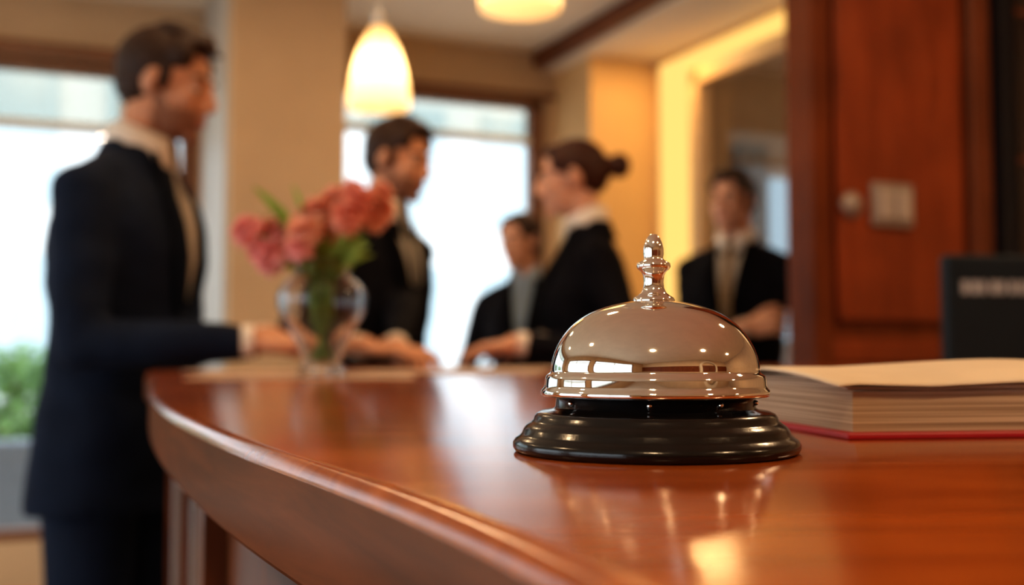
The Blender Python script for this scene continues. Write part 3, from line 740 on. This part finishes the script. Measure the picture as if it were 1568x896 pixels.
    def collar(nm, mat, r0, r1, za, zb, th, drop):
        b3 = bmesh.new(); seg = 32; rings = []
        for (r, z) in ((r0, za), (r1, zb), (r1-th, zb), (r0-th, za)):
            ring = []
            for i in range(seg+1):
                t = math.radians(-90-165)+math.radians(330)*i/seg
                yy = math.sin(t); ring.append(b3.verts.new((r*math.cos(t)*s, r*1.02*yy*s+fy(z*s)-.004, (z-drop*max(0, yy+.2))*s)))
            rings.append(ring)
        for k_ in range(4):
            A, B = rings[k_], rings[(k_+1) % 4]
            for i in range(seg): b3.faces.new((A[i], A[i+1], B[i+1], B[i])).smooth = True
        b3.faces.new([r[0] for r in rings]); b3.faces.new([r[-1] for r in rings])
        link(bm_mesh(b3), nm, mat, root)
    nf = .86 if female else 1.0
    collar('shirt_collar', shirt, .077*nf, .066*nf, 1.475, 1.548, .004, .028)
    collar('jacket_collar', suit, .094*nf, .076*nf, 1.462, 1.510, .008, .05)
    b4 = bmesh.new()
    sph(b4, (0, 0, .92*s), (.160*s*wm, .105*s, .12*s)); 
    for sd in (1, -1):
        cap(b4, (sd*.085*s*wm, 0, .86*s), .092*s, (sd*.095*s, .008, .48*s), .070*s); cap(b4, (sd*.095*s, .008, .48*s), .070*s, (sd*.105*s, -.012, .10*s), .058*s); cap(b4, (sd*.105*s, -.012, .10*s), .058*s, (sd*.105*s, -.01, .085*s), .06*s)
    link(remesh(b4, .013, 4, .5), 'trousers', suit, root)
    b5 = bmesh.new()
    for sd in (1, -1):
        cap(b5, (sd*.105*s, -.03, .045), .042, (sd*.115*s, .10, .034), .040); cap(b5, (sd*.115*s, .10, .034), .040, (sd*.12*s, .165, .026), .026); cap(b5, (sd*.105*s, -.03, .045), .04, (sd*.105*s, -.02, .10), .042)
    sm = remesh(b5, .008, 2, .4)
    for v in sm.vertices: v.co.z = max(v.co.z, 0.0)
    link(sm, 'shoes', shoe, root)
    tb.free()
    return root

UP = (0, 0, 1)
person('man_in_navy_suit', -.822, 2.27, -8, 1.815, {'R': ((-.525, 2.06, 1.155), (1, .06, -.10), UP), 'L': ((-.53, 2.27, 1.16), (1, -.25, -.10), UP)}, lean=.055, pitch=12, yaw=4, suit=navy, shirt=shirtw, stubble=True, width=1.04, depth=1.0)
person('man_in_black_suit', -.405, 3.12, -32, 1.80, {'R': ((-.385, 2.66, 1.15), (1, -.1, -.1), UP), 'L': ((-.29, 2.74, 1.15), (.6, -.6, -.1), UP)}, lean=.05, pitch=12, yaw=6, suit=black, tie=tieD, stubble=True, width=.98, vwid=.062)
person('woman_with_hair_bun', .225, 2.93, 182, 1.72, {'R': ((.085, 2.72, 1.15), (-1, -.1, -.1), UP), 'L': ((.05, 2.62, 1.15), (-1, -.05, -.1), UP)}, lean=.03, pitch=8, yaw=-2, female=True, suit=black, skin=skin2, hair=hairm, bun=True, width=1.06)
person('woman_in_blue_shirt', .055, 4.0, -100, 1.65, {'R': ((-.20, 3.85, .98), (.3, -1, -.3), UP), 'L': ((.2, 3.8, .98), (-.3, -1, -.3), UP)}, lean=.04, pitch=8, yaw=-25, female=True, suit=black, shirt=shirtb, skin=skin2, hair=hairb)
person('man_with_folded_arms', .845, 4.12, -118, 1.82, {'R': ((-.07, .205, 1.17), (-1, .02, .12), (0, 1, .2), True, (1, -.4, -1)), 'L': ((.10, .235, 1.13), (1, -.05, .08), (0, 1, .2), True, (-1, -.4, -1))}, lean=.0, pitch=0, yaw=-12, suit=black, tie=tieT, skin=skin2, vwid=.056)

# ------------------------------------------------------------------ world + camera
w = bpy.data.worlds.new('sky'); C.scene.world = w; w.use_nodes = True; nt = w.node_tree
bg = nt.nodes['Background']; bg.inputs[0].default_value = (.82, .92, 1.0, 1); bg.inputs[1].default_value = 3.0
cam = bpy.data.cameras.new('camera'); co = bpy.data.objects.new('camera', cam); col.objects.link(co)
co.location = (0, 0, 1.1328); co.rotation_euler = (math.radians(90+3.144), 0, 0)
cam.lens = 38.46; cam.sensor_width = 36; cam.clip_start = .01; cam.clip_end = 100
cam.dof.use_dof = True; cam.dof.focus_distance = .345; cam.dof.aperture_fstop = 7.5
C.scene.camera = co
